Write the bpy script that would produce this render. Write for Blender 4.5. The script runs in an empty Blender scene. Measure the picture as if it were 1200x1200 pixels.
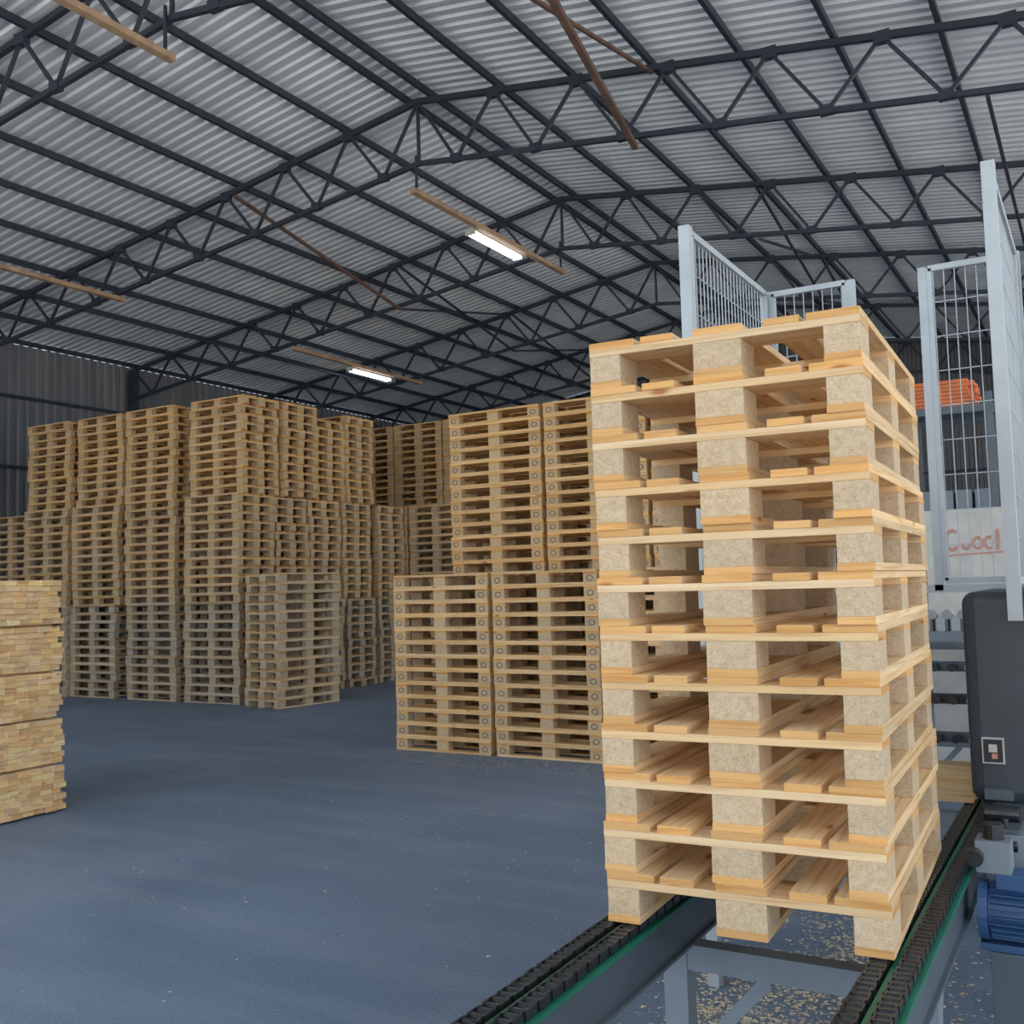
import bpy, math, random
from mathutils import Vector, Matrix
rng = random.Random(7)
S = bpy.context.scene

# ------------------------------------------------------------------ materials
def new_mat(name):
    m = bpy.data.materials.new(name); m.use_nodes = True
    nt = m.node_tree
    return m, nt, nt.nodes, nt.links, nt.nodes['Principled BSDF']

def ramp(nodes, stops):
    r = nodes.new('ShaderNodeValToRGB')
    els = r.color_ramp.elements
    els[0].position, els[0].color = stops[0][0], (*stops[0][1], 1)
    els[1].position, els[1].color = stops[-1][0], (*stops[-1][1], 1)
    for p, c in stops[1:-1]:
        e = els.new(p); e.color = (*c, 1)
    return r

def mix(nodes, links, blend, fac, a, b):
    n = nodes.new('ShaderNodeMix'); n.data_type = 'RGBA'; n.blend_type = blend
    for sock, v in ((n.inputs[0], fac), (n.inputs[6], a), (n.inputs[7], b)):
        if isinstance(v, (int, float)): sock.default_value = v
        elif isinstance(v, tuple): sock.default_value = (*v, 1)
        else: links.new(v, sock)
    return n.outputs[2]

def simple(name, col, rough=0.5, metal=0.0, noise=0.15, scale=6.0, bump=0.0):
    m, nt, N, L, P = new_mat(name)
    tc = N.new('ShaderNodeTexCoord')
    nz = N.new('ShaderNodeTexNoise'); nz.inputs['Scale'].default_value = scale; nz.inputs['Detail'].default_value = 5
    L.new(tc.outputs['Object'], nz.inputs['Vector'])
    lo = tuple(c*(1-noise) for c in col); hi = tuple(min(1, c*(1+noise)) for c in col)
    r = ramp(N, [(0.3, lo), (0.7, hi)]); L.new(nz.outputs['Fac'], r.inputs['Fac'])
    L.new(r.outputs['Color'], P.inputs['Base Color'])
    P.inputs['Roughness'].default_value = rough; P.inputs['Metallic'].default_value = metal
    if bump:
        b = N.new('ShaderNodeBump'); b.inputs['Strength'].default_value = bump; b.inputs['Distance'].default_value = 0.01
        L.new(nz.outputs['Fac'], b.inputs['Height']); L.new(b.outputs['Normal'], P.inputs['Normal'])
    return m

def wood_mat():
    m, nt, N, L, P = new_mat('sawn_pine')
    at = N.new('ShaderNodeAttribute'); at.attribute_name = 'Col'
    uv = N.new('ShaderNodeUVMap'); uv.uv_map = 'UVMap'
    mp = N.new('ShaderNodeMapping'); mp.inputs['Scale'].default_value = (1.6, 34, 1); L.new(uv.outputs['UV'], mp.inputs['Vector'])
    nz = N.new('ShaderNodeTexNoise'); nz.inputs['Scale'].default_value = 1.6; nz.inputs['Detail'].default_value = 5; nz.inputs['Distortion'].default_value = 0.6
    L.new(mp.outputs['Vector'], nz.inputs['Vector'])
    r = ramp(N, [(0.3, (0.76, 0.62, 0.46)), (0.5, (0.95, 0.92, 0.88)), (0.75, (1.08, 1.07, 1.05))])
    L.new(nz.outputs['Fac'], r.inputs['Fac'])
    c1 = mix(N, L, 'MULTIPLY', 1.0, at.outputs['Color'], r.outputs['Color'])
    mk = N.new('ShaderNodeMapping'); mk.inputs['Scale'].default_value = (3.2, 9, 1); L.new(uv.outputs['UV'], mk.inputs['Vector'])
    vo = N.new('ShaderNodeTexVoronoi'); vo.inputs['Scale'].default_value = 1.0; L.new(mk.outputs['Vector'], vo.inputs['Vector'])
    kr = ramp(N, [(0.05, (1, 1, 1)), (0.13, (0, 0, 0))]); L.new(vo.outputs['Distance'], kr.inputs['Fac'])
    c2 = mix(N, L, 'MULTIPLY', kr.outputs['Color'], c1, (0.55, 0.33, 0.2))
    c3 = mix(N, L, 'MULTIPLY', 1.0, c2, (0.90, 0.70, 0.46))
    c4 = mix(N, L, 'MIX', at.outputs['Alpha'], c2, c3)
    L.new(c4, P.inputs['Base Color']); P.inputs['Roughness'].default_value = 0.75
    P.inputs['Specular IOR Level'].default_value = 0.2
    b = N.new('ShaderNodeBump'); b.inputs['Strength'].default_value = 0.25; b.inputs['Distance'].default_value = 0.002
    L.new(nz.outputs['Fac'], b.inputs['Height']); L.new(b.outputs['Normal'], P.inputs['Normal'])
    return m

def chip_mat():
    m, nt, N, L, P = new_mat('pressed_chip_block')
    at = N.new('ShaderNodeAttribute'); at.attribute_name = 'Col'
    tc = N.new('ShaderNodeTexCoord')
    vo = N.new('ShaderNodeTexVoronoi'); vo.inputs['Scale'].default_value = 260; L.new(tc.outputs['Object'], vo.inputs['Vector'])
    sp = N.new('ShaderNodeSeparateColor'); L.new(vo.outputs['Color'], sp.inputs[0])
    r = ramp(N, [(0.0, (0.82, 0.76, 0.68)), (0.3, (0.95, 0.93, 0.90)), (1.0, (1.08, 1.07, 1.05))]); L.new(sp.outputs[0], r.inputs['Fac'])
    nz = N.new('ShaderNodeTexNoise'); nz.inputs['Scale'].default_value = 45; nz.inputs['Detail'].default_value = 4; L.new(tc.outputs['Object'], nz.inputs['Vector'])
    r2 = ramp(N, [(0.3, (0.86, 0.84, 0.80)), (0.65, (1.05, 1.05, 1.05))]); L.new(nz.outputs['Fac'], r2.inputs['Fac'])
    c = mix(N, L, 'MULTIPLY', 1.0, at.outputs['Color'], r.outputs['Color'])
    c = mix(N, L, 'MULTIPLY', 1.0, c, r2.outputs['Color'])
    L.new(c, P.inputs['Base Color']); P.inputs['Roughness'].default_value = 0.85
    P.inputs['Specular IOR Level'].default_value = 0.15
    b = N.new('ShaderNodeBump'); b.inputs['Strength'].default_value = 0.3; b.inputs['Distance'].default_value = 0.002
    L.new(sp.outputs[0], b.inputs['Height']); L.new(b.outputs['Normal'], P.inputs['Normal'])
    return m

def floor_mat():
    m, nt, N, L, P = new_mat('blue_grey_asphalt_floor')
    tc = N.new('ShaderNodeTexCoord')
    def nz(scale, det, dist=0):
        n = N.new('ShaderNodeTexNoise'); n.inputs['Scale'].default_value = scale; n.inputs['Detail'].default_value = det
        n.inputs['Distortion'].default_value = dist; L.new(tc.outputs['Object'], n.inputs['Vector']); return n
    a = nz(0.45, 8, 0.8); f = nz(60, 4)
    r = ramp(N, [(0.3, (0.105, 0.158, 0.240)), (0.7, (0.170, 0.240, 0.345))]); L.new(a.outputs['Fac'], r.inputs['Fac'])
    r2 = ramp(N, [(0.3, (0.72, 0.72, 0.72)), (0.75, (1.22, 1.22, 1.22))]); L.new(f.outputs['Fac'], r2.inputs['Fac'])
    c = mix(N, L, 'MULTIPLY', 1.0, r.outputs['Color'], r2.outputs['Color'])
    vo = N.new('ShaderNodeTexVoronoi'); vo.inputs['Scale'].default_value = 9; L.new(tc.outputs['Object'], vo.inputs['Vector'])
    vr = ramp(N, [(0.02, (1, 1, 1)), (0.05, (0, 0, 0))]); L.new(vo.outputs['Distance'], vr.inputs['Fac'])
    pn = nz(0.9, 3); pr = ramp(N, [(0.50, (0, 0, 0)), (0.66, (0.6, 0.6, 0.6))]); L.new(pn.outputs['Fac'], pr.inputs['Fac'])
    k = mix(N, L, 'MULTIPLY', 1.0, vr.outputs['Color'], pr.outputs['Color'])
    c = mix(N, L, 'MIX', k, c, (0.5, 0.5, 0.46))
    mp = N.new('ShaderNodeMapping'); mp.inputs['Rotation'].default_value = (0, 0, 0.5); mp.inputs['Scale'].default_value = (0.6, 4, 1)
    L.new(tc.outputs['Object'], mp.inputs['Vector'])
    sn = N.new('ShaderNodeTexNoise'); sn.inputs['Scale'].default_value = 0.8; sn.inputs['Detail'].default_value = 8; L.new(mp.outputs['Vector'], sn.inputs['Vector'])
    sr = ramp(N, [(0.45, (0, 0, 0)), (0.75, (0.35, 0.35, 0.35))]); L.new(sn.outputs['Fac'], sr.inputs['Fac'])
    c = mix(N, L, 'MIX', sr.outputs['Color'], c, (0.27, 0.34, 0.43))
    L.new(c, P.inputs['Base Color']); P.inputs['Roughness'].default_value = 0.6
    b = N.new('ShaderNodeBump'); b.inputs['Strength'].default_value = 0.35; b.inputs['Distance'].default_value = 0.004
    L.new(f.outputs['Fac'], b.inputs['Height']); L.new(b.outputs['Normal'], P.inputs['Normal'])
    return m

def sheet_mat(name, c0, c1, metal, rough):
    m, nt, N, L, P = new_mat(name)
    tc = N.new('ShaderNodeTexCoord')
    mp = N.new('ShaderNodeMapping'); mp.inputs['Scale'].default_value = (0.25, 1.1, 0.25); L.new(tc.outputs['Object'], mp.inputs['Vector'])
    n = N.new('ShaderNodeTexNoise'); n.inputs['Scale'].default_value = 1.5; n.inputs['Detail'].default_value = 5; L.new(mp.outputs['Vector'], n.inputs['Vector'])
    r = ramp(N, [(0.3, c0), (0.7, c1)]); L.new(n.outputs['Fac'], r.inputs['Fac'])
    L.new(r.outputs['Color'], P.inputs['Base Color']); P.inputs['Metallic'].default_value = metal; P.inputs['Roughness'].default_value = rough
    return m

def emit_mat(name, col, st):
    m, nt, N, L, P = new_mat(name)
    P.inputs['Base Color'].default_value = (*col, 1)
    P.inputs['Emission Color'].default_value = (*col, 1); P.inputs['Emission Strength'].default_value = st
    return m

M_WOOD, M_CHIP, M_FLOOR = wood_mat(), chip_mat(), floor_mat()
M_ROOF = sheet_mat('galvanised_roof_sheet', (0.64, 0.68, 0.73), (0.82, 0.85, 0.89), 0.2, 0.4)
M_WALL = sheet_mat('dark_corrugated_wall', (0.12, 0.125, 0.135), (0.19, 0.195, 0.205), 0.1, 0.6)
M_TRUSS = simple('dark_painted_steel', (0.026, 0.034, 0.050), 0.5, 0.2)
M_RUST = simple('rusty_steel', (0.13, 0.07, 0.05), 0.8, 0.1, 0.3)
M_BATTEN = simple('old_timber_batten', (0.42, 0.26, 0.15), 0.8, 0, 0.25)
M_GALV = simple('galvanised_tube', (0.40, 0.44, 0.47), 0.45, 0.3, 0.1)
M_FRAME = simple('slate_painted_steel', (0.085, 0.11, 0.135), 0.4, 0.2, 0.08)
M_FRAMEL = simple('light_grey_steel', (0.21, 0.255, 0.30), 0.45, 0.2, 0.08)
M_CHAIN = simple('oiled_chain_steel', (0.06, 0.065, 0.07), 0.3, 0.85, 0.2, 60)
M_GREEN = simple('green_plastic_guide', (0.006, 0.13, 0.075), 0.45)
M_CAB = simple('dark_machine_panel', (0.036, 0.046, 0.058), 0.45, 0.1)
M_BLUE = simple('blue_motor_paint', (0.030, 0.085, 0.22), 0.4, 0.1)
M_BLACK = simple('black_plastic', (0.012, 0.012, 0.014), 0.5)
M_WHITE = simple('off_white_panel', (0.52, 0.50, 0.46), 0.5)
M_RED = simple('faded_red_paint', (0.52, 0.24, 0.18), 0.6)
M_ORANGE = simple('orange_planks', (0.75, 0.18, 0.05), 0.6)
M_CONC = simple('yard_concrete', (0.58, 0.56, 0.52), 0.85, 0, 0.1, 0.5)
M_TUBE = emit_mat('fluorescent_tube_glow', (0.92, 0.97, 1.0), 26)
M_MARK = simple('burned_stamp', (0.10, 0.06, 0.035), 0.8)

# ------------------------------------------------------------------ mesh builder
AX = [Vector((1, 0, 0)), Vector((0, 1, 0)), Vector((0, 0, 1))]
class MB:
    def __init__(s):
        s.v = []; s.f = []; s.m = []; s.uv = []; s.c = []; s.mats = []
    def mi(s, mat):
        if mat not in s.mats: s.mats.append(mat)
        return s.mats.index(mat)
    def quad(s, idx, mat, uvs=None, col=(1, 1, 1, 0)):
        s.f.append(idx); s.m.append(s.mi(mat)); s.uv.append(uvs or [(0, 0)]*len(idx)); s.c.append(col)
    def obox(s, c, ax, size, mat, col=(1, 1, 1), length=0):
        c = Vector(c); b = len(s.v); h = [d/2 for d in size]
        for i in range(8):
            sg = (1 if i & 1 else -1, 1 if i & 2 else -1, 1 if i & 4 else -1)
            s.v.append(c + ax[0]*(sg[0]*h[0]) + ax[1]*(sg[1]*h[1]) + ax[2]*(sg[2]*h[2]))
        F = [((0, 4, 6, 2), 0), ((1, 3, 7, 5), 0), ((0, 1, 5, 4), 1), ((2, 6, 7, 3), 1), ((0, 2, 3, 1), 2), ((4, 5, 7, 6), 2)]
        ou, ov = rng.uniform(0, 50), rng.uniform(0, 50)
        for idx, n in F:
            t = [a for a in (0, 1, 2) if a != n]
            if length in t: u = length; w = [a for a in t if a != length][0]; end = 0
            else: u, w = t; end = 1
            uvs = []
            for i in idx:
                sg = (1 if i & 1 else -1, 1 if i & 2 else -1, 1 if i & 4 else -1)
                uvs.append((ou + sg[u]*h[u], ov + n*0.37 + sg[w]*h[w]))
            s.quad([b+i for i in idx], mat, uvs, (*col, end))
    def box(s, x0, x1, y0, y1, z0, z1, mat, col=(1, 1, 1), length=0):
        s.obox(((x0+x1)/2, (y0+y1)/2, (z0+z1)/2), AX, (x1-x0, y1-y0, z1-z0), mat, col, length)
    def beam(s, p, q, w, h, mat, col=(1, 1, 1)):
        p, q = Vector(p), Vector(q); d = q-p; L = d.length; d.normalize()
        up = Vector((0, 0, 1)) if abs(d.z) < 0.95 else Vector((1, 0, 0))
        sd = d.cross(up).normalized(); u2 = sd.cross(d).normalized()
        s.obox((p+q)/2, [d, sd, u2], (L, w, h), mat, col, 0)
    def cyl(s, p, q, r, mat, seg=10, col=(1, 1, 1), r2=None):
        p, q = Vector(p), Vector(q); d = (q-p).normalized()
        up = Vector((0, 0, 1)) if abs(d.z) < 0.9 else Vector((1, 0, 0))
        a = d.cross(up).normalized(); b2 = a.cross(d); b = len(s.v); r2 = r if r2 is None else r2
        for pt, rr in ((p, r), (q, r2)):
            for i in range(seg):
                t = 2*math.pi*i/seg; s.v.append(pt + a*(math.cos(t)*rr) + b2*(math.sin(t)*rr))
        for i in range(seg):
            j = (i+1) % seg; s.quad([b+i, b+j, b+seg+j, b+seg+i], mat, None, (*col, 0))
        s.quad([b+i for i in range(seg)][::-1], mat, None, (*col, 0)); s.quad([b+seg+i for i in range(seg)], mat, None, (*col, 0))
    def obj(s, name, bevel=0, smooth=False, recalc=True):
        me = bpy.data.meshes.new(name); me.from_pydata([tuple(v) for v in s.v], [], s.f)
        for m in s.mats: me.materials.append(m)
        me.polygons.foreach_set('material_index', s.m)
        uvl = me.uv_layers.new(name='UVMap'); flat = []; cols = []
        for uvs, c in zip(s.uv, s.c):
            for t in uvs: flat.extend(t); cols.extend(c)
        uvl.data.foreach_set('uv', flat)
        ca = me.color_attributes.new('Col', 'FLOAT_COLOR', 'CORNER'); ca.data.foreach_set('color', cols)
        if recalc:
            import bmesh
            bm = bmesh.new(); bm.from_mesh(me); bmesh.ops.recalc_face_normals(bm, faces=bm.faces); bm.to_mesh(me); bm.free()
        me.update(); o = bpy.data.objects.new(name, me); S.collection.objects.link(o)
        if bevel:
            bv = o.modifiers.new('bevel', 'BEVEL'); bv.width = bevel; bv.segments = 2; bv.limit_method = 'ANGLE'
        return o

# ------------------------------------------------------------------ pallets
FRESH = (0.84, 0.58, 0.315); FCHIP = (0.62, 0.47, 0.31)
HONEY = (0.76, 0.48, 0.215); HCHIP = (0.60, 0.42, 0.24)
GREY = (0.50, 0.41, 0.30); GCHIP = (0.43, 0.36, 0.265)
def vary(c, a=0.12, warm=0.05):
    k = 1 + rng.uniform(-a, a*0.7); w = rng.uniform(-warm, warm)
    return (min(0.95, c[0]*k*(1+w*0.3)), min(0.95, c[1]*k*(1-w*0.5)), min(.95, c[2]*k*(1-w*2)))
def lerp(a, b, t): return tuple(x*(1-t)+y*t for x, y in zip(a, b))

def pallet(mb, cx, cy, z, ang, wood, chip, marks=False, va=0.15):
    """Euro pallet. local x = 1.2 m length, local y = 0.8 m width"""
    ca, sa = math.cos(ang), math.sin(ang)
    ax = [Vector((ca, sa, 0)), Vector((-sa, ca, 0)), AX[2]]
    def B(x, y, zc, lx, ly, lz, mat, col, ln):
        mb.obox((cx+ca*x-sa*y, cy+sa*x+ca*y, z+zc), ax, (lx, ly, lz), mat, col, ln)
    for y, w in ((-0.35, 0.1), (0, 0.145), (0.35, 0.1)):
        B(rng.uniform(-.003, .003), y, 0.011, 1.2, w, 0.022, M_WOOD, vary(wood, va), 0)
    for y, w in ((-0.35, 0.1), (0, 0.145), (0.35, 0.1)):
        for x in (-0.5275, 0, 0.5275):
            B(x, y, 0.061, 0.143, w-.002, 0.078, M_CHIP, vary(chip, 0.08, 0.02), 0)
    for x in (-0.5275, 0, 0.5275):
        B(x, 0, 0.111, 0.145, 0.8, 0.022, M_WOOD, vary(wood, va), 1)
    for y, w in ((-0.3275, 0.145), (-0.1835, 0.1), (0, 0.145), (0.1835, 0.1), (0.3275, 0.145)):
        B(rng.uniform(-.004, .004), y + rng.uniform(-.002, .002), 0.133, 1.2, w, 0.022, M_WOOD, vary(wood, va), 0)
    if marks:
        for x in (-0.5275, 0.5275):
            b = len(mb.v); n = 12
            for rr, zz in ((0.030, 0), (0.022, 0)):
                for i in range(n):
                    t = 2*math.pi*i/n
                    lx, ly = x+rr*1.25*math.cos(t), -0.4015
                    mb.v.append(Vector((cx+ca*lx-sa*ly, cy+sa*lx+ca*ly, z+0.061+rr*math.sin(t))))
            for i in range(n):
                j = (i+1) % n; mb.quad([b+i, b+j, b+n+j, b+n+i], M_MARK)

def stack(mb, cx, cy, n, ang=0, colf=None, jit=0.008, ja=0.004, marks=False, z0=0.0):
    for i in range(n):
        w, c = colf(i) if colf else (HONEY, HCHIP)
        pallet(mb, cx+rng.uniform(-jit, jit), cy+rng.uniform(-jit, jit), z0+i*0.144, ang+rng.uniform(-ja, ja), w, c, marks)

# main stack on the conveyor
mb = MB(); A2 = math.radians(2.0)
u = Vector((math.cos(A2), math.sin(A2))); w = Vector((-math.sin(A2), math.cos(A2)))
cc = Vector((-0.535, 2.845)) - u*0.4 + w*0.6
stack(mb, cc.x, cc.y, 12, A2+math.pi/2, lambda i: (vary(FRESH, .04, .03), FCHIP), 0.006, 0.005, z0=0.741)
mb.obj('pallet_stack', bevel=0.0015, recalc=False)

# centre stacks
def honey(i): return (vary(HONEY, .1), HCHIP)
mb = MB()
for k in range(3):
    stack(mb, -6.755+0.6+k*1.255, 9.07+0.4, 13, 0, lambda i: (vary(lerp(HONEY, FRESH, .5), .08), lerp(HCHIP, FCHIP, .5)), 0.008, 0.004, True)
mb.obj('pallet_stack', recalc=False)
mb = MB()
for k in range(3):
    stack(mb, -6.55+0.6+k*1.255, 9.07+0.4+0.86, 26, 0, honey, 0.008, 0.004, True)
mb.obj('pallet_stack', recalc=False)

# left mass of stacks
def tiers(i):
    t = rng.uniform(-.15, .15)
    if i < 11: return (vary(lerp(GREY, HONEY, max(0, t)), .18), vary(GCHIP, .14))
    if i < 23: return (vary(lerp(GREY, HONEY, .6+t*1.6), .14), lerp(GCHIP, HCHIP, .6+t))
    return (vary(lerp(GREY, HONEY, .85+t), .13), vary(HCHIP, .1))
colx = [-11.75, -13.20, -14.62, -15.92]
heights = [34, 34, 34, 34]
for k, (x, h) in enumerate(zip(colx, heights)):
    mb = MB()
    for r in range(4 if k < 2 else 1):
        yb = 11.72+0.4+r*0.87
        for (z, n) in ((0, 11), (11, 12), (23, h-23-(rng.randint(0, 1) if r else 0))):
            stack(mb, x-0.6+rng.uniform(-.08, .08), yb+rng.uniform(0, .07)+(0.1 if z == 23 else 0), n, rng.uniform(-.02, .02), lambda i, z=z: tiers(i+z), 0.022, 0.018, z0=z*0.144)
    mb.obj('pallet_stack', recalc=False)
mb = MB()
for r in range(2):
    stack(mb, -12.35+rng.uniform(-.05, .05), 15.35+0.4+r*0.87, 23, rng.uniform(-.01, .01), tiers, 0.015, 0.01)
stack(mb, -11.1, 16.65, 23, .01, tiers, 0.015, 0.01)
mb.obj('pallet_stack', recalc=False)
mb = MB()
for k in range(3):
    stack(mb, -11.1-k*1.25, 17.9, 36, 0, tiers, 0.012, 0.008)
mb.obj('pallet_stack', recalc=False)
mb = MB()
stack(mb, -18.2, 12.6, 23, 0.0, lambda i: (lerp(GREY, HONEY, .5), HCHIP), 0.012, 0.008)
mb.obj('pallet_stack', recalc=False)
# weathered stack in front
mb = MB()
stack(mb, -11.0, 12.15, 14, math.pi/2-0.14, lambda i: (vary(lerp(GREY, FRESH, .35), .14), lerp(GCHIP, FCHIP, .4)), 0.022, 0.02)
mb.obj('pallet_stack', recalc=False)

# sawn board pile (near left)
mb = MB()
for b in range(5):
    z = 0.02 + b*0.376; ox = rng.uniform(-.02, .02); oy = rng.uniform(-.03, .03)
    for ly in range(8):
        sh = rng.uniform(-.03, .03)
        for iy in range(15):
            y = 3.98+iy*0.1+oy+sh
            x1 = -7.47+ox+rng.uniform(-.02, .02)
            mb.obox((x1-0.6, y+0.049, z+ly*0.0445+0.022), AX, (1.2, 0.097, 0.0425), M_WOOD, vary((.95, .78, .58), .25, .1), 0)
    if b < 4:
        for xx in (-7.62, -8.5):
            mb.box(xx-.04, xx+.04, 3.98, 5.45, z+0.3555, z+0.376, M_WOOD, HONEY, 1)
for xx in (-7.62, -8.5): mb.box(xx-.04, xx+.04, 3.98, 5.45, 0, 0.02, M_WOOD, GREY, 1)
mb.obj('sawn_board_pile', recalc=False)

# ------------------------------------------------------------------ building
XL, XR, XM, ZR, SL = -19.8, 3.4, -8.2, 8.735, 0.147
Y0, Y1 = -1.9, 30.0
def zroof(x): return ZR - SL*abs(x-XM)
mb = MB(); mb.box(XL-.2, XR+.2, Y0, Y1+.1, -0.1, 0, M_FLOOR); mb.obj('floor')
mb = MB(); mb.box(-70, 60, -60, Y0-0.01, -0.12, -0.02, M_CONC); mb.box(XR+.22, 60, Y0-0.01, 60, -0.12, -0.02, M_CONC); mb.obj('yard_ground')

def corr_profile(t, pitch, amp):
    ph = (t/pitch) % 1.0
    pts = [(0, 0), (0.18, 0), (0.3, 1), (0.68, 1), (0.8, 0), (1, 0)]
    for (a, va), (b, vb) in zip(pts, pts[1:]):
        if a <= ph <= b: return amp*(va + (vb-va)*(ph-a)/(b-a))
    return 0
def corr_samples(a, b, pitch):
    out = []; n = int((b-a)/pitch)
    for i in range(n):
        for f in (0.18, 0.3, 0.68, 0.8): out.append(a+(i+f)*pitch)
    return [a]+out+[b]
mb = MB()
ys = corr_samples(Y0-0.3, Y1+0.1, 0.19)
for xa, xb in ((XL-0.3, XM), (XM, XR+0.3)):
    base = len(mb.v)
    for y in ys:
        o = corr_profile(y-(Y0-0.3), 0.19, 0.036)
        for x in (xa, xb): mb.v.append(Vector((x, y, zroof(x)+0.165+o)))
    for i in range(len(ys)-1):
        mb.quad([base+2*i, base+2*i+1, base+2*i+3, base+2*i+2], M_ROOF)
mb.box(XM-.25, XM+.25, Y0-.3, Y1+.1, ZR+.205, ZR+.215, M_ROOF)
mb.obj('ceiling', recalc=False)

def wall(name, axis, const, a, b, ztop):
    mb = MB(); ss = corr_samples(a, b, 0.22); base = len(mb.v)
    for t in ss:
        o = corr_profile(t-a, 0.22, 0.04)
        for z in (0, ztop(t)):
            mb.v.append(Vector((const-o, t, z)) if axis == 'x' else Vector((t, const+o, z)))
    for i in range(len(ss)-1):
        mb.quad([base+2*i, base+2*i+2, base+2*i+3, base+2*i+1], M_WALL)
    for z in (1.5, 3.0, 4.5, 6.0):
        if axis == 'x':
            s = 1 if const < XM else -1
            mb.box(min(const+s*.02, const+s*.1), max(const+s*.02, const+s*.1), a, b, z-.03, z+.03, M_TRUSS)
        else: mb.box(a, b, const-.1, const-.02, z-.03, z+.03, M_TRUSS)
    mb.obj(name, recalc=False)
wall('wall_left', 'x', XL, Y0, Y1, lambda t: zroof(XL)+0.115)
wall('wall_right', 'x', XR, 22.0, Y1, lambda t: zroof(XR)+0.165)
wall('wall_back', 'y', Y1, XL, XR, lambda t: zroof(t)+0.16)

TY = [-1.7, 2.8, 7.3, 11.8, 16.3, 20.8, 25.3, 29.75]
DEP = 0.92
for ty in TY:
    mb = MB()
    for xa in (XL+0.15, XR-0.15):
        mb.beam((xa, ty, zroof(xa)), (XM, ty, ZR), 0.07, 0.08, M_TRUSS)
        zb = zroof(xa)-DEP*0.75
        bz = lambda x: zb + (ZR-DEP-zb)*abs((x-xa)/(XM-xa))
        mb.beam((xa, ty, zb), (XM, ty, ZR-DEP), 0.06, 0.065, M_TRUSS)
        n = 9
        for i in range(n):
            x0 = xa+(XM-xa)*i/n; x1 = xa+(XM-xa)*(i+1)/n; xm = (x0+x1)/2
            mb.beam((x0, ty, zroof(x0)), (xm, ty, bz(xm)), 0.04, 0.042, M_TRUSS)
            mb.beam((xm, ty, bz(xm)), (x1, ty, zroof(x1)), 0.04, 0.042, M_TRUSS)
            mb.box(xm-.08, xm+.08, ty-.045, ty+.045, bz(xm)-.04, bz(xm)+.07, M_TRUSS)
            if i: mb.box(x0-.09, x0+.09, ty-.045, ty+.045, zroof(x0)-.09, zroof(x0)+.05, M_TRUSS)
        mb.beam((xa, ty, 0), (xa, ty, zroof(xa)), 0.18, 0.18, M_TRUSS)
    mb.beam((XM, ty, ZR), (XM, ty, ZR-DEP), 0.04, 0.04, M_TRUSS)
    mb.obj('roof_truss', recalc=False)
mb = MB()
for i in range(11):
    for sg in (-1, 1):
        x = XM + sg*(0.2+i*1.125)
        mb.box(x-.028, x+.028, Y0-.2, Y1, zroof(x)+.06, zroof(x)+.158, M_TRUSS)
mb.obj('roof_purlins', recalc=False)
mb = MB()
mb.beam((-11.85, 11.8, zroof(-11.85)-.05), (-11.85, 16.3, zroof(-11.85)-DEP), 0.05, 0.05, M_RUST)
for a in range(4, 6):
    ya, yb = TY[a], TY[a+1]
    for x in (-11.85, -4.6):
        mb.beam((x, ya, zroof(x)-.05), (x, yb, zroof(x)-DEP), 0.04, 0.04, M_TRUSS)
        mb.beam((x, ya, zroof(x)-DEP), (x, yb, zroof(x)-.05), 0.04, 0.04, M_TRUSS)
mb.beam((-4.6, 7.3, zroof(-4.6)-DEP), (-4.6, 11.8, zroof(-4.6)-.05), 0.04, 0.04, M_RUST)
mb.beam((-4.0, 7.3, zroof(-4.4)-DEP-.05), (-4.86, 11.8, zroof(-4.86)-DEP-.08), 0.07, 0.07, M_RUST)
for a in range(3, 6):
    for x in (-15.5, -.8):
        mb.beam((x, TY[a], zroof(x)-DEP*.9), (x, TY[a+1], zroof(x)-DEP*.9), 0.04, 0.04, M_TRUSS)
mb.obj('roof_brace', recalc=False)
for (x, z, ya, yb) in ((-8.25, 7.40, 2.8, 7.25), (-8.25, 7.40, 11.8, 16.3), (-14.6, 6.90, 7.3, 11.8), (-14.6, 6.86, 16.3, 20.8)):
    mb = MB(); mb.box(x-.05, x+.05, ya-.1, yb+.1, z-.035, z+.035, M_BATTEN)
    for yy in (ya, yb): mb.box(x-.015, x+.015, yy-.015, yy+.015, z, zroof(x)-DEP*.85, M_TRUSS)
    mb.obj('timber_batten', recalc=False)
for (x, z, ya, yb) in ((-8.43, 7.36, 13.5, 15.05), (-14.78, 6.80, 18.3, 19.8)):
    mb = MB(); mb.box(x-.09, x+.09, ya, yb, z, z+.05, M_WHITE)
    for dx in (-.045, .045): mb.cyl((x+dx, ya+.03, z-.025), (x+dx, yb-.03, z-.025), 0.026, M_TUBE, 8)
    for yy in (ya, yb-.03): mb.box(x-.09, x+.09, yy, yy+.03, z-.055, z, M_WHITE)
    mb.box(x+.09, x+.125, (ya+yb)/2-.02, (ya+yb)/2+.02, z+.02, z+.05, M_TRUSS)
    mb.obj('fluorescent_lamp', recalc=False)

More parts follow.
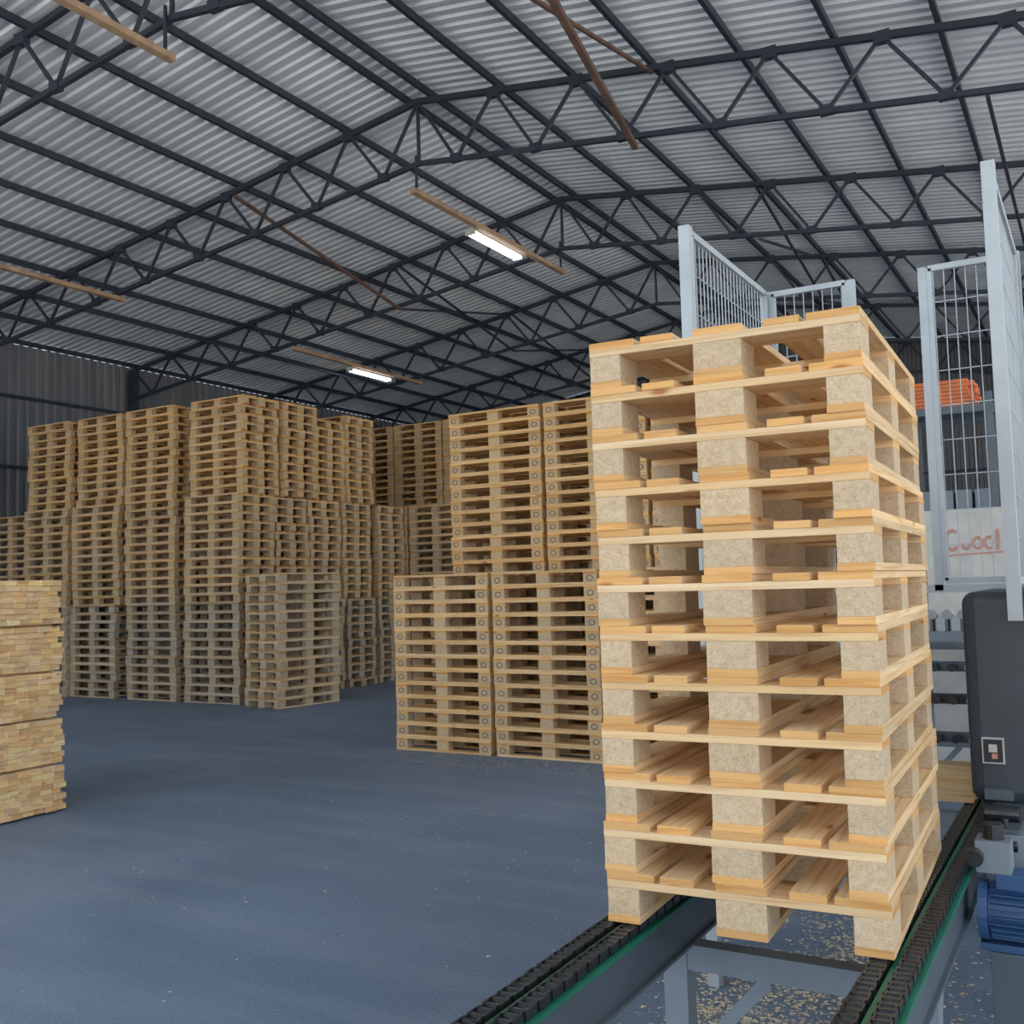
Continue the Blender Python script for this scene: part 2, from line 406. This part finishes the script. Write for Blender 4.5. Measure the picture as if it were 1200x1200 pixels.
# ------------------------------------------------------------------ chain conveyor
mb = MB()
CY0, CY1, CT = 0.9, 8.6, 0.74
LEGY = (1.3, 3.28, 5.6, 8.2)
PT = 0.034
for xc in (-1.30, -0.535):
    mb.box(xc-.045, xc+.045, CY0, CY1, CT-.185, CT-.045, M_FRAME)
    mb.box(xc-.06, xc+.06, CY0, CY1, CT-.195, CT-.185, M_FRAME)
    mb.box(xc-.072, xc+.072, CY0, CY1, CT-.043, CT-.031, M_GREEN)
    mb.box(xc-.006, xc+.006, CY0, CY1, CT-.031, CT-.014, M_GREEN)
    n = int((CY1-CY0)/PT)
    for st in (-.036, .036):
        for i in range(n):
            y = CY0+i*PT; x = xc+st
            mb.cyl((x-.018, y, CT-.015), (x+.018, y, CT-.015), 0.0125, M_CHAIN, 10)
            off = .0225 if i % 2 else .018
            for sg in (-1, 1):
                mb.box(x+sg*off-.0018, x+sg*off+.0018, y-.009, y+PT+.009, CT-.027, CT-.002, M_CHAIN)
    for yy in LEGY:
        mb.box(xc-.04, xc+.04, yy-.04, yy+.04, 0.012, CT-.195, M_FRAMEL)
        mb.box(xc-.09, xc+.09, yy-.09, yy+.09, 0, 0.012, M_FRAMEL)
for yy in LEGY:
    mb.box(-1.26, -.575, yy-.035, yy+.035, CT-.27, CT-.19, M_FRAMEL)
    mb.beam((-1.28, yy, .16), (-1.0, yy, CT-.27), .04, .04, M_FRAMEL)
    mb.beam((-.55, yy+.02, .10), (-.55, yy+.42, CT-.20), .04, .04, M_FRAMEL)
mb.obj('chain_conveyor', bevel=0, recalc=False)

# gear motor
mb = MB()
gx, gy, gz = -0.445, 3.92, 0.585
mb.cyl((gx+.03, gy, gz), (gx+.20, gy, gz), 0.075, M_BLUE, 20)
for i in range(24):
    t = 2*math.pi*i/24; d = Vector((0, math.cos(t), math.sin(t)))
    mb.obox(Vector((gx+.115, gy, gz))+d*0.083, [AX[0], d, AX[0].cross(d)], (0.155, 0.024, 0.004), M_BLUE)
mb.cyl((gx+.20, gy, gz), (gx+.25, gy, gz), 0.098, M_BLUE, 20)
mb.cyl((gx, gy, gz), (gx+.03, gy, gz), 0.10, M_BLUE, 20)
mb.box(gx+.06, gx+.17, gy-.06, gy+.06, gz+.085, gz+.135, M_BLUE)
mb.box(gx+.0, gx+.11, gy-.06, gy+.06, gz+.135, gz+.24, M_FRAMEL)
mb.cyl((gx+.055, gy, gz+.24), (gx+.055, gy, gz+.29), 0.035, M_CHAIN, 14)
mb.cyl((gx+.0, gy-.065, gz+.19), (gx+.0, gy-.10, gz+.19), 0.03, M_CHAIN, 14)
mb.box(gx+.0, gx+.22, gy-.05, gy+.05, gz-.125, gz-.10, M_BLUE)
mb.box(gx+.03, gx+.19, gy-.06, gy+.06, 0, gz-.125, M_FRAME)
mb.obj('gear_motor', bevel=0.003)

mb = MB()
mb.box(-.44, -.30, 4.10, 4.34, .62, .80, M_FRAMEL); mb.cyl((-.45, 4.14, .76), (-.33, 4.14, .76), .045, M_CHAIN, 16)
mb.cyl((-.45, 4.26, .84), (-.33, 4.26, .84), .03, M_CHAIN, 16); mb.box(-.42, -.32, 4.10, 4.32, .80, .815, M_FRAME)
for yy in (4.13, 4.30): mb.cyl((-.37, yy, .80), (-.37, yy, .85), .012, M_CHAIN, 8)
mb.box(-.40, -.34, 4.14, 4.30, 0, .62, M_FRAME)
mb.obj('chain_tensioner', bevel=0.003)

# low sheet-metal tray beside the conveyor
mb = MB()
mb.box(-.36, .35, 2.95, 3.72, .10, .115, M_FRAMEL)
for x in (-.35, .34):
    mb.box(x-.01, x+.01, 2.95, 3.72, .115, .15, M_FRAMEL)
    for y in (3.0, 3.65): mb.box(x-.015, x+.015, y-.015, y+.015, 0, .10, M_FRAME)
mb.obj('sheet_metal_tray')

# machine cabinet
mb = MB()
mb.box(-.515, .45, 4.46, 5.3, .83, 1.66, M_CAB)
o = mb.obj('cabinet_body', bevel=0.05); o.modifiers['bevel'].segments = 4
mb = MB()
for x in (-.40, .38):
    for y in (4.55, 5.2): mb.box(x-.04, x+.04, y-.04, y+.04, 0, .84, M_FRAME)
mb.box(-.44, .42, 4.52, 4.58, .76, .84, M_FRAME)
mb.box(-.465, -.385, 4.445, 4.459, .99, 1.09, M_WHITE); mb.box(-.459, -.391, 4.442, 4.446, .996, 1.084, M_BLACK)
mb.box(-.44, -.41, 4.439, 4.443, 1.035, 1.065, M_WHITE); mb.box(-.43, -.41, 4.439, 4.443, 1.01, 1.03, M_RED)
mb.box(-.46, -.36, 4.40, 4.46, .86, .90, M_FRAME)
o2 = mb.obj('legs_and_label')
e = bpy.data.objects.new('stacker_cabinet', None); S.collection.objects.link(e)
o.parent = e; o2.parent = e

# safety fence
mb = MB(); FT, FB = 3.315, 1.70
def panel(p, q, zb=FB, zt=FT):
    p, q = Vector(p), Vector(q); d = (q-p); L = d.length; d.normalize()
    a = p+d*.03; b = q-d*.03
    for z in (zb, zt): mb.beam((*a, z), (*b, z), .03, .03, M_GALV)
    for s in (a, b): mb.beam((*s, zb), (*s, zt), .03, .03, M_GALV)
    n = int(L/0.05)
    for i in range(1, n):
        t = p+d*(L*i/n); mb.beam((*t, zb), (*t, zt), .004, .004, M_GALV)
    for i in range(1, 9):
        z = zb+(zt-zb)*i/9; mb.beam((*a, z), (*b, z), .004, .004, M_GALV)
panel((-1.56, 4.36), (-1.56, 5.60)); panel((-1.56, 5.62), (-1.10, 5.62)); panel((-.74, 5.62), (-.33, 5.62)); panel((-.31, 4.36), (-.31, 5.60))
for x, y in ((-1.56, 4.34), (-1.56, 5.64)):
    mb.box(x-.025, x+.025, y-.025, y+.025, 0, FT+.02, M_GALV)
mb.box(-.335, -.285, 4.33, 4.38, 1.55, FT+.03, M_GALV); mb.box(-.335, -.285, 5.62, 5.67, 0, FT+.02, M_GALV)
for x in (-1.10, -.74): mb.box(x-.02, x+.02, 5.60, 5.64, FB-.05, FT+.01, M_GALV)
mb.box(-1.56, -.31, 5.60, 5.64, FB-.06, FB-.02, M_GALV); mb.box(-1.585, -1.535, 4.36, 5.62, FB-.06, FB-.02, M_GALV)
mb.obj('safety_fence', recalc=False)

# roller conveyor beyond the stacker
mb = MB()
for x in (-1.62, .1):
    mb.box(x-.03, x+.03, 6.0, 9.0, 1.18, 1.36, M_FRAME)
    for y in (6.1, 7.5, 8.9): mb.box(x-.04, x+.04, y-.04, y+.04, 0, 1.18, M_FRAME)
for i in range(24):
    y = 6.07+i*.125; mb.cyl((-1.59, y, 1.36), (.07, y, 1.36), .04, M_GALV, 10)
for i in range(14):
    x = -.97+i*.075
    mb.cyl((x, 5.9, 1.42), (x, 5.9, 1.50), .016, M_CHAIN, 8); mb.cyl((x, 5.86, 1.52), (x, 5.94, 1.52), .026, M_GALV, 10)
for z in (1.05, .85, 1.22):
    mb.box(-1.0, .1, 5.87, 5.92, z, z+.05, M_FRAME if z != 1.05 else M_CHAIN)
    for i in range(11): mb.cyl((-.9+i*.085, 5.80, z+.025), (-.9+i*.085, 5.87, z+.025), .022, M_CHAIN if i % 3 else M_GALV, 10)
mb.box(-1.0, .1, 5.86, 5.94, 1.38, 1.43, M_FRAMEL); mb.box(-.02, .06, 5.86, 5.94, 0, 1.38, M_FRAMEL)
mb.box(-1.0, -.92, 5.86, 5.94, 0.0, 1.38, M_FRAMEL)
mb.obj('roller_conveyor', recalc=False)
mb = MB()
for i in range(7):
    mb.obox((-.86+rng.uniform(-.02, .02), 4.95, .752+i*.0225), AX, (.62, .12, .022), M_WOOD, vary(FRESH), 0)
mb.obj('loose_pallet_boards', recalc=False)
mb = MB()
mb.box(-1.35, -.35, 9.5, 10.2, 0.05, 2.28, M_WHITE); mb.box(-1.3, -.4, 9.55, 10.15, 0, .05, M_BLACK)
mb.box(-1.35, -.35, 9.494, 9.5, 1.6, 1.615, M_FRAMEL)
def arc(cx, cz, rx, rz, t0, t1, wd=.022):
    n = 10; pts = [(cx+rx*math.cos(math.radians(t0+(t1-t0)*i/n)), cz+rz*math.sin(math.radians(t0+(t1-t0)*i/n))) for i in range(n+1)]
    for a, b in zip(pts, pts[1:]): mb.beam((a[0], 9.495, a[1]), (b[0], 9.495, b[1]), .01, wd, M_RED)
arc(-1.13, 2.02, .055, .085, 50, 320, .028); arc(-1.02, 1.99, .032, .05, 180, 360); arc(-.93, 1.99, .035, .05, 0, 360)
arc(-.84, 1.99, .035, .05, 60, 300); mb.beam((-.775, 9.495, 1.93), (-.775, 9.495, 2.10), .01, .022, M_RED)
mb.beam((-1.2, 9.495, 1.89), (-.72, 9.495, 1.91), .01, .015, M_RED)
mb.obj('electrical_cabinet')
mb = MB()
for x in (-2.15, -1.15):
    for y in (14, 15): mb.box(x-.04, x+.04, y-.04, y+.04, 0, 4.0, M_FRAME)
for z in (2.2, 3.84):
    for y in (14, 15): mb.box(-2.15, -1.15, y-.03, y+.03, z-.08, z, M_FRAME)
    mb.box(-2.15, -1.15, 14, 15, z, z+.02, M_FRAME)
for l in range(7):
    for i in range(6): mb.box(-2.05, -1.35+rng.uniform(-.05, .05), 14.05+i*.15, 14.18+i*.15, 3.862+l*.05, 3.905+l*.05, M_ORANGE)
for i in range(4): mb.box(-2.05+i*.22, -1.87+i*.22, 14.2, 14.8, 2.22, 2.8, M_FRAMEL)
mb.obj('storage_rack')

# sawdust and chips on floor
mb = MB()
def flake(x, y, s):
    for (a0, a1, b0, b1) in ((-1.42, -1.18, 3.15, 3.4), (-.66, -.42, 3.15, 3.4), (-8.7, -7.4, 3, 5.6)):
        if a0 < x < a1 and b0 < y < b1: return
    t = rng.uniform(0, 6.28); b = len(mb.v); e = s*rng.uniform(.3, .8)
    z = 0.001+rng.uniform(.001, .004)
    for a, c in ((-s, -e), (s, -e), (s*.8, e), (-s, e*.7)):
        mb.v.append(Vector((x+a*math.cos(t)-c*math.sin(t), y+a*math.sin(t)+c*math.cos(t), z+rng.uniform(0, .002))))
    mb.quad([b, b+1, b+2, b+3], M_WOOD, [(x, y), (x+.01, y), (x+.01, y+.01), (x, y+.01)], (*vary((.9, .78, .58), .2), 0))
cl = [(rng.gauss(-1.1, .35), rng.gauss(4.0, .6), rng.uniform(.04, .16)) for _ in range(45)]
for i in range(5500):
    c = rng.choice(cl); flake(rng.gauss(c[0], c[2]), rng.gauss(c[1], c[2]), rng.uniform(.003, .011))
for i in range(1500):
    flake(rng.gauss(-1.1, .45), rng.gauss(4.0, .8), rng.uniform(.004, .012))
for i in range(1000):
    flake(rng.gauss(-.2, .3), rng.gauss(3.4, .6), rng.uniform(.004, .012))
for i in range(420):
    flake(rng.gauss(-4.0, 1.5), rng.gauss(7.0, 1.3), rng.uniform(.003, .010))
for i in range(160):
    flake(rng.uniform(-9.5, -1.5), rng.uniform(2.0, 9), rng.uniform(.003, .008))
for i in range(260):
    flake(rng.gauss(-5.3, 1.2), rng.gauss(8.7, .18), rng.uniform(.005, .014))
mb.obj('sawdust_chips', recalc=False)

# ------------------------------------------------------------------ light
W = bpy.data.worlds.new('sky'); S.world = W; W.use_nodes = True
bg = W.node_tree.nodes['Background']; bg.inputs['Color'].default_value = (0.83, 0.915, 1.0, 1); bg.inputs['Strength'].default_value = 3.0
sun = bpy.data.lights.new('sun', 'SUN'); sun.energy = 13; sun.angle = 0.01; sun.color = (1, .95, .87)
so = bpy.data.objects.new('sun', sun); S.collection.objects.link(so)
d = Vector((-0.5, 0.55, 1.2)).normalized(); so.rotation_euler = d.to_track_quat('Z', 'Y').to_euler(); so.location = (10, 20, 30)

# ------------------------------------------------------------------ camera
yaw, p, r = math.radians(30), math.radians(4.1), 0.027
R0 = Vector((math.cos(yaw), math.sin(yaw), 0)); F = Vector((-math.sin(yaw)*math.cos(p), math.cos(yaw)*math.cos(p), math.sin(p)))
U0 = R0.cross(F); Rc = R0*math.cos(r)-U0*math.sin(r); Uc = R0*math.sin(r)+U0*math.cos(r)
cam = bpy.data.cameras.new('camera'); cam.lens = 36; cam.sensor_width = 36; cam.clip_start = .05
co = bpy.data.objects.new('camera', cam); S.collection.objects.link(co)
M = Matrix((( Rc.x, Uc.x, -F.x, 0), (Rc.y, Uc.y, -F.y, 0), (Rc.z, Uc.z, -F.z, 1.735), (0, 0, 0, 1)))
co.matrix_world = M; S.camera = co
S.view_settings.view_transform = 'Standard'; S.view_settings.look = 'None'; S.view_settings.exposure = -0.72; S.view_settings.gamma = 1.12
